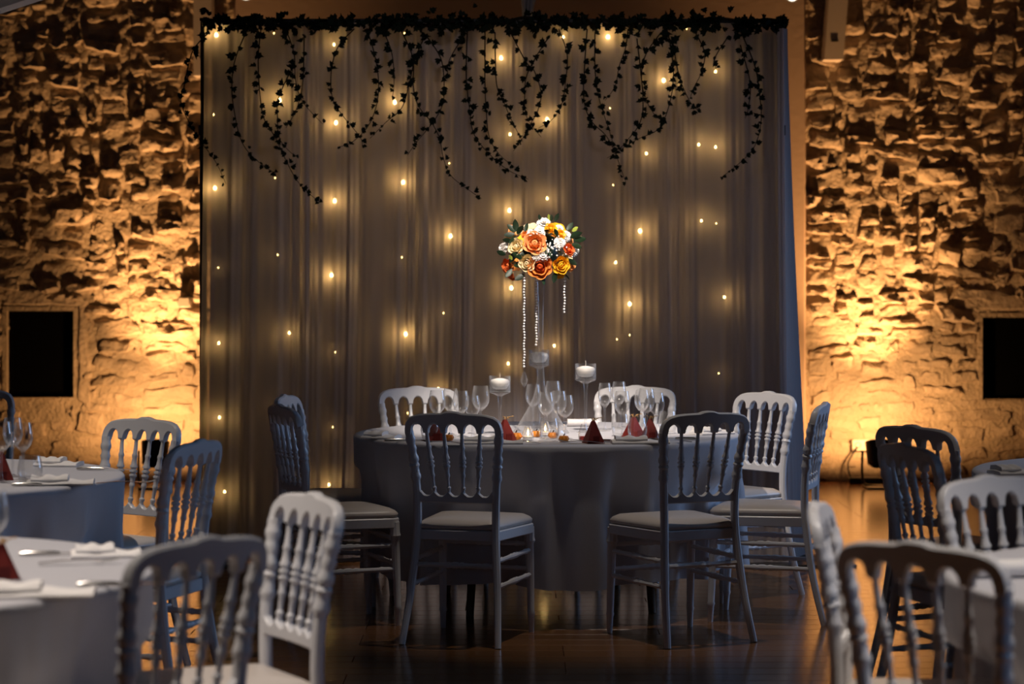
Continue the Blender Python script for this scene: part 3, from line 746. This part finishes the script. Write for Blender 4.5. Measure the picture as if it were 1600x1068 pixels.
# flared vase, bouquet and crystal strands
VD = 10.75; vx = X(845, VD)
t = thing('flared_vase', 'tall glass vase with a wide flared foot carrying the bouquet', 'vase', (vx, VD, TZ))
zt_ = CH-(432-HZ)/F*VD-TZ
obj('foot', lathe([(.125, 0), (.126, .003), (.105, .03), (.078, .075), (.052, .12), (.032, .165), (.022, .205)], 40, False), M['glass'], t, smooth=60)
obj('stem', lathe([(.022, .205), (.016, .25), (.0125, .32), (.0115, .45), (.0135, .58), (.018, zt_-.02), (.026, zt_)], 28, False), M['glass2'], t, smooth=60)
bq = thing('flower_bouquet', 'round bouquet of peach and yellow roses on the tall vase', 'bouquet', (vx, VD, TZ+zt_))
bc = P(845, 392, VD)-Vector((vx, VD, TZ+zt_))
obj('foam_ball', xf(lathe([(.01, -.075), (.06, -.06), (.085, 0), (.065, .06), (.01, .085)], 16), Matrix.Translation(bc)), M['leaf'], bq, smooth=60)
def petal(w_, h_, cup, curl, n=6):
    v, f = [], []
    for j in range(n+1):
        t_ = j/n; wd = w_*math.sin(PI*(.12+.58*t_))**.8
        for i in range(n+1):
            u = i/n*2-1; x = u*wd/2; z = h_*t_*(1-.22*u*u*t_)
            y = -cup*(1-math.cos(u*1.15))*w_*.9+curl*t_**3*h_+cup*.25*h_*math.sin(t_*PI)
            v.append((x, y, z))
    for j in range(n):
        for i in range(n): a = j*(n+1)+i; f.append((a, a+1, a+n+2, a+n+1))
    m = len(v); v += [(x, y-.0009, z) for x, y, z in v]; f += [tuple(m+q for q in reversed(p)) for p in f]
    return v, f
pet = {}
def rose(pos, nrm, r, mname, heart=None):
    """bud in the middle with rings of cupped petals, facing nrm"""
    rot = Vector(nrm).normalized().to_track_quat('Z', 'Y').to_matrix().to_4x4()
    c = obj('rose', lathe([(r*.12, -r*.75), (r*.30, -r*.35), (r*.30, 0), (r*.22, r*.16), (r*.13, r*.20), (r*.06, r*.14)], 12), M[heart or mname], bq, smooth=60)
    c.matrix_local = Matrix.Translation(pos) @ rot @ Matrix.Rotation(random.uniform(0, 6), 4, 'Z')
    for ring, (n, rad, h_, w_, tilt, z0) in enumerate(((4, .12, .60, .62, -.10, -.36), (4, .26, .70, 1.0, .05, -.42), (5, .42, .74, 1.2, .24, -.46), (6, .58, .70, 1.3, .55, -.46))):
        key = (mname if not (heart and ring < 2) else heart, ring)
        if key not in pet:
            me = mesh('petal', *petal(w_, h_, .5, .08+.09*ring), True); me.materials.append(M[key[0]]); pet[key] = me
        for k in range(n):
            a = 2*PI*k/n+ring*.5+random.uniform(-.12, .12)
            m_ = Matrix.Rotation(a, 4, 'Z') @ Matrix.Translation((0, r*rad, r*z0)) @ Matrix.Rotation(-tilt-random.uniform(-.08, .08), 4, 'X')
            p = link('petal', pet[key], None, c); p.matrix_local = m_ @ Matrix.Scale(r*random.uniform(.92, 1.06), 4)
def ruffle(r, layers=5):
    out = []
    for L in range(layers):
        n = 7+L*2; tilt = .15+L*.36
        for k in range(n):
            a = 2*PI*k/n+L*.4
            out.append(xf(petal(r*.55, r*(.75+.05*L), .3, .25, 3), Matrix.Rotation(a, 4, 'Z') @ Matrix.Translation((0, r*.06*L, -r*.35)) @ Matrix.Rotation(-tilt, 4, 'X')))
    return join(*out)
def flower_at(px, py, k=1.0):
    q = P(px, py, VD)-Vector((vx, VD, TZ+zt_)); dx, dz = (q.x-bc.x)/.19, (q.z-bc.z)/.155
    dep = math.sqrt(max(.02, 1-dx*dx-dz*dz))
    pos = Vector((q.x, -.145*dep*k, q.z)); nr = Vector((dx*.8, -dep-.25, dz*.8+.12)); return pos, nr
random.seed(9)
for px, py, r, m_, h_ in ((835, 380, .050, 'peach', None), (843, 416, .052, 'apricot', 'heart'), (876, 414, .038, 'yellow', None), (806, 385, .034, 'cream', None),
                          (823, 411, .036, 'cream', None), (860, 357, .026, 'yellow', None), (889, 390, .026, 'coral', None), (793, 416, .032, 'coral', None),
                          (820, 367, .018, 'apricot', None), (876, 366, .02, 'yellow', None), (890, 415, .026, 'peach', None), (798, 431, .022, 'coral', None), (875, 427, .024, 'yellow', None)):
    p, n = flower_at(px, py); rose(p, n, r, m_, h_)
for k in range(9):      # the far side of the ball
    a = PI*(.08+.84*k/8); zz = (.03, -.045, .085)[k % 3]
    rose(bc+Vector((math.cos(a)*.135, math.sin(a)*.125, zz)), (math.cos(a), math.sin(a), zz*5), .042, ('peach', 'cream', 'yellow', 'apricot')[k % 4])
carn = mesh('carnation', *ruffle(1), True); carn.materials.append(M['white'])
for px, py, r in ((850, 347, .030), (843, 361, .024), (885, 368, .024), (898, 391, .024), (848, 397, .03), (838, 400, .024), (875, 379, .024), (784, 387, .022), (828, 364, .018), (874, 356, .018)):
    p, n = flower_at(px, py); c = link('carnation', carn, None, bq)
    c.matrix_local = Matrix.Translation(p) @ Vector(n).normalized().to_track_quat('Z', 'Y').to_matrix().to_4x4() @ Matrix.Scale(r, 4)
gy = []
for k in range(46):
    p, n = flower_at(random.gauss(868, 8), random.gauss(385, 8.5), 1.12); r = random.uniform(.0026, .0044)
    gy.append(xf(lathe([(.2*r, -r), (r, -.2*r), (r*.9, .5*r), (.3*r, r)], 6), Matrix.Translation(p)))
tag(obj('babys_breath', join(*gy), M['white'], bq, smooth=True), 'cluster of tiny white baby\'s breath buds', kind='stuff')
def blade(L, w_):
    v = []; n = 6
    for k in range(n+1):
        t_ = k/n; wd = w_*math.sin(PI*min(1, .06+t_*.94))**.8
        v += [(-wd/2, .12*wd-.15*L*t_*t_, L*t_), (0, -.15*L*t_*t_, L*t_), (wd/2, .12*wd-.15*L*t_*t_, L*t_)]
    f = []
    for k in range(n):
        a = k*3; f += [(a, a+1, a+4, a+3), (a+1, a+2, a+5, a+4)]
    return v, f
lfm = mesh('leaf', *blade(1, .5), True); lfm.materials.append(M['leaf'])
lfp = mesh('leaf', *blade(1, .5), True); lfp.materials.append(M['leaf_l'])
def bleaf(px, py, L, ang, me=lfm, k=1.05):
    p, n = flower_at(px, py, k); c = link('leaf', me, None, bq)
    c.matrix_local = Matrix.Translation(p) @ Matrix.Rotation(-ang, 4, 'Y') @ Matrix.Rotation(random.uniform(-.4, .4), 4, 'X') @ Matrix.Rotation(random.uniform(-.5, .5), 4, 'Z') @ Matrix.Scale(L, 4)
for px, py, L, a in ((806, 362, .055, 0.05), (806, 362, .05, .9), (804, 366, .05, 1.7), (808, 366, .05, -.6), (806, 370, .045, 2.4), (820, 362, .04, -.3), (800, 378, .045, 1.3), (797, 410, .06, -.5), (803, 415, .05, -1.4),
                     (800, 420, .05, 2.5), (812, 398, .05, -1.2), (815, 404, .05, 1.0), (890, 372, .06, -1.1), (896, 376, .055, -1.4), (893, 382, .05, -1.9), (885, 360, .045, -.7), (860, 346, .035, -.2), (866, 346, .04, -.5),
                     (888, 405, .045, -2.2), (868, 425, .05, 2.9), (818, 428, .05, 2.2), (850, 432, .04, 3.0), (790, 398, .045, 1.2), (845, 345, .03, .4), (862, 400, .04, 1.0), (870, 370, .04, .3)):
    bleaf(px, py, L, a)
bleaf(800, 406, .028, .5, lfp, 1.15); bleaf(893, 362, .035, -.9, lfp); bleaf(858, 345, .03, .1, lfp)
for k in range(26):
    a = random.uniform(0, 2*PI); zz = random.uniform(-.10, .10); c = link('leaf', lfm, None, bq)
    p = bc+Vector((math.cos(a)*.10, math.sin(a)*.09, zz))
    c.matrix_local = Matrix.Translation(p) @ Vector((math.cos(a), math.sin(a), zz*6)).to_track_quat('Z', 'Y').to_matrix().to_4x4() @ Matrix.Scale(.055, 4)
def bead(r): return lathe([(.15*r, -r), (.8*r, -.45*r), (r, 0), (.8*r, .45*r), (.15*r, r)], 6)
for px, y0, y1, dy, drop, lab in ((819, 434, 580, -.09, True, 'longest crystal bead strand with a pendant, left of the vase stem'), (838, 437, 544, .03, True, 'crystal bead strand hanging against the vase stem'),
                                  (882, 434, 494, -.05, False, 'short crystal bead strand hanging at the right of the bouquet')):
    dd = VD+dy; p0, p1 = P(px, y0, dd), P(px, y1, dd); L = p0.z-p1.z
    t = thing('crystal_strand', lab, 'crystal strand', p0, 0, 'crystal strands under the bouquet')
    n = int(L/.0125); bb = [xf(bead(.0056 if k % 2 else .0047), Matrix.Translation((.0015*math.sin(k), 0, -k*.0125))) for k in range(n)]
    tag(obj('beads', join(*bb), M['crystal'], t, smooth=None), kind='stuff')
    if drop: obj('pendant', xf(lathe([(.001, 0), (.006, -.008), (.017, -.038), (.012, -.052), (.001, -.07)], 8), Matrix.Translation((0, 0, -L))), M['glass2'], t, smooth=None)

# favours, tealights, little pumpkins
def pyramid_parts(h):
    b = .038; v = [(-b, -b, 0), (b, -b, 0), (b, b, 0), (-b, b, 0), (-.006, -.006, h), (.006, -.006, h), (.006, .006, h), (-.006, .006, h)]
    f = [(3, 2, 1, 0), (4, 5, 6, 7), (0, 1, 5, 4), (1, 2, 6, 5), (2, 3, 7, 6), (3, 0, 4, 7)]
    tw = []
    rr = random.Random(4)
    for k in range(9):
        a = rr.uniform(0, 6.28); l = rr.uniform(.02, .04)
        tw.append(tube([(0, 0, h-.004), (l*.5*math.cos(a), l*.5*math.sin(a), h+.012), (l*math.cos(a), l*math.sin(a), h+rr.uniform(-.006, .02))], .0013, 5))
    return [('carton', (v, f), 'red'), ('flap', box(-.014, .014, -.040, -.0385, .0, .03), 'red'), ('raffia_bow', join(*tw), 'twine')]
for px, d, h, rz, lab in ((927, 10.12, .092, .3, 'red pyramid favour box alone below the tall right candle holder'), (990, 10.50, .085, .7, 'red pyramid favour box behind the right tumbler, left of two'),
                          (1016, 10.38, .085, .15, 'red pyramid favour box behind the right tumbler, right of two'), (789, 10.28, .088, .5, 'red pyramid favour box below the shortest candle holder'),
                          (680, 10.30, .082, .2, 'red pyramid favour box seen through the near left chair'), (1, 8.3, .10, .4, 'red pyramid favour box at the left edge on the left middle table'),
                          (2, 5.6, .08, .4, 'red pyramid favour box at the left edge on the left foreground table')):
    put('favour_box', pyramid_parts, (h,), px, d, lab, 'favour box', 'red pyramid favour boxes', rz)
def pumpkin_parts(r):
    v, f = lathe([(.15*r, .06*r), (.7*r, .08*r), (r, .6*r), (.75*r, 1.15*r), (.2*r, 1.2*r)], 32)
    v = [(x*(1+.07*math.cos(8*math.atan2(y, x))), y*(1+.07*math.cos(8*math.atan2(y, x))), z) for x, y, z in v]
    return [('flesh', (v, f), 'orange'), ('stalk', tube([(0, 0, 1.1*r), (.05*r, 0, 1.4*r), (.2*r, 0, 1.6*r)], [.12*r, .09*r, .1*r], 6), 'stem')]
for px, d, r, lab in ((806, 10.30, .026, 'left of the lit tealight'), (838, 10.50, .022, 'between the tealight and the flared vase'), (864, 10.40, .022, 'behind the front tumbler'),
                      (881, 10.18, .022, 'under the wine glasses right of the vase'), (701, 10.25, .022, 'seen through the near left chair')):
    put('mini_pumpkin', pumpkin_parts, (r,), px, d, f'tiny orange pumpkin {lab}', 'pumpkin', 'tiny orange pumpkins')
def tea(px, d, lab, lit, H=.062, r=.024, z=TZ):
    t = thing('tealight_jar', lab, 'tealight', (X(px, d), d, z), 0, 'tealights around the vase')
    obj('jar', lathe([(r, 0), (r*1.05, H*.2), (r, H*.5), (r*.62, H*.85), (r*.5, H), (r*.46, H), (r*.6, H*.83), (r*.95, H*.5), (r, H*.2), (.001, .004)], 22, False), M['glass'], t, smooth=60)
    obj('wax', lathe([(r*.85, .004), (r*.85, .017), (.002, .018)], 18), M['wax' if lit else 'redwax'], t)
    if lit: obj('flame', lathe([(.0005, .020), (.0045, .027), (.0038, .034), (.0006, .046)], 10), M['flame'], t, smooth=True)
tea(825, 10.28, 'lit tealight in a glass jar left of the front tumbler', True)
tea(852, 10.58, 'lit tealight in a glass jar behind the front tumbler', True)
tea(912, 10.28, 'glass jar with red wax left of the single red pyramid', False, .07, .022)

# napkins and cutlery
def napkin_parts(L, W):
    def sheet(l, w_, z0, z1, off, s):
        n = 12; v, f = [], []
        for k in range(n+1):
            x = -l/2+l*k/n+off; b = .004*math.sin(k*1.1+s)
            v += [(x, -w_/2, z0), (x, w_/2, z0), (x, w_/2-.004, z1+b), (x, 0, z1+b+.004), (x, -w_/2+.004, z1+b*.6), (x, -w_/2-.003, (z0+z1)/2)]
        for k in range(n):
            for i in range(6): j = (i+1) % 6; f.append((k*6+i, k*6+6+i, k*6+6+j, k*6+j))
        f += [tuple(range(6)), tuple(range(n*6+5, n*6-1, -1))]
        return v, f
    return [('lower_fold', sheet(L, W, .0, .011, 0, 0), 'napkin'), ('upper_fold', sheet(L*.55, W*.86, .012, .026, -L*.16, 2), 'napkin')]
def roll_parts(L, r):
    v, f = [], []; n, m = 40, 8
    for j in range(m+1):
        for i in range(n+1):
            a = i/n*2*PI*2.3; rr = r*(1-.24*i/n)*(1+.03*math.sin(j*1.3)); v.append((-L/2+L*j/m, rr*math.cos(a+.5), rr*math.sin(a+.5)*.8+r*.82))
    for j in range(m):
        for i in range(n): q = j*(n+1)+i; f.append((q, q+1, q+n+2, q+n+1))
    return [('cloth_roll', (v, f), 'napkin')]
NG = 'white napkins on the tables'
for px, d, L, W, rz, lab in ((596, 10.42, .15, .11, -.25, 'folded white napkin at the left end of the centre table'), (768, 10.10, .26, .10, .02, 'long folded white napkin at the near edge left of the tumbler'),
                             (1000, 10.11, .24, .10, .05, 'long folded white napkin at the near edge below the right tumbler'), (1112, 10.70, .17, .11, .5, 'folded white napkin at the right end of the centre table'),
                             (95, 8.13, .22, .12, .12, 'white napkin on the right side of the left middle table'), (92, 8.92, .16, .11, -.1, 'white napkin at the rear of the left middle table'),
                             (165, 6.05, .17, .10, .2, 'thick folded white napkin at the rear of the left foreground table'), (40, 5.30, .30, .11, .1, 'white napkin at the near edge of the left foreground table'),
                             (1580, 8.55, .14, .10, .3, 'folded white napkin on the table at the right edge')):
    put('folded_napkin', napkin_parts, (L, W), px, d, lab, 'napkin', NG, rz)
put('rolled_napkin', roll_parts, (.14, .021), 910, 11.25, 'rolled white napkin behind the tall right candle holder', 'napkin', NG, .05)
put('rolled_napkin', roll_parts, (.17, .026), 1582, 5.62, 'thick rolled white napkin on the right foreground table', 'napkin', NG, .1)
def fork_parts():
    sec = [(0, .008), (.06, .0075), (.11, .004), (.125, .005), (.138, .011), (.15, .0125)]
    v, f = [], []
    for x, w_ in sec:
        z = .004+.006*math.sin(x*18); v += [(x, -w_, z), (x, w_, z), (x, w_, z+.002), (x, -w_, z+.002)]
    for k in range(len(sec)-1):
        for i in range(4): j = (i+1) % 4; f.append((k*4+i, k*4+4+i, k*4+4+j, k*4+j))
    f += [(0, 1, 2, 3), (23, 22, 21, 20)]
    tn = [tube([(.149, y, .007), (.175, y, .009), (.197, y, .014)], [.0017, .0016, .0008], 5) for y in (-.0105, -.0035, .0035, .0105)]
    return [('handle', (v, f), 'silver')]+[('tine', q, 'silver') for q in tn]
def knife_parts():
    return [('handle', tube([(0, 0, .005), (.02, 0, .006), (.08, 0, .006), (.10, 0, .005)], [.004, .006, .0055, .004], 8), 'silver'),
            ('blade', ([(.10, -.005, .004), (.10, .006, .004), (.19, .0085, .003), (.215, -.004, .003), (.10, -.005, .006), (.10, .006, .006), (.19, .0085, .004), (.215, -.004, .005)],
                       [(3, 2, 1, 0), (4, 5, 6, 7), (0, 1, 5, 4), (1, 2, 6, 5), (2, 3, 7, 6), (3, 0, 4, 7)]), 'silver')]
CG = 'cutlery on the tables'
for px, d, rz, lab in ((945, 10.06, 2.9, 'fork in front of the single red pyramid'), (845, 10.05, 2.8, 'fork at the near edge below the front tumbler'), (725, 10.02, 2.7, 'fork seen through the near left chair'),
                       (1080, 10.12, 2.6, 'fork behind the near right chair'), (150, 8.1, .1, 'fork beside the napkin on the left middle table'), (60, 5.85, .2, 'fork on the left foreground table')):
    put('fork', fork_parts, (), px, d, lab, 'fork', CG, rz, TZ)
for px, d, rz, lab in ((960, 10.16, 2.6, 'knife right of the single red pyramid'), (1090, 10.30, 2.7, 'knife behind the near right chair'), (600, 10.22, .25, 'knife before the napkin at the left end of the centre table'),
                       (18, 8.05, .1, 'knife under the tumbler on the left middle table'), (120, 5.45, .12, 'knife at the near edge of the left foreground table'), (30, 6.05, .15, 'knife at the rear of the left foreground table'),
                       (120, 8.72, -.1, 'knife at the rear of the left middle table')):
    put('knife', knife_parts, (), px, d, lab, 'knife', CG, rz, TZ)
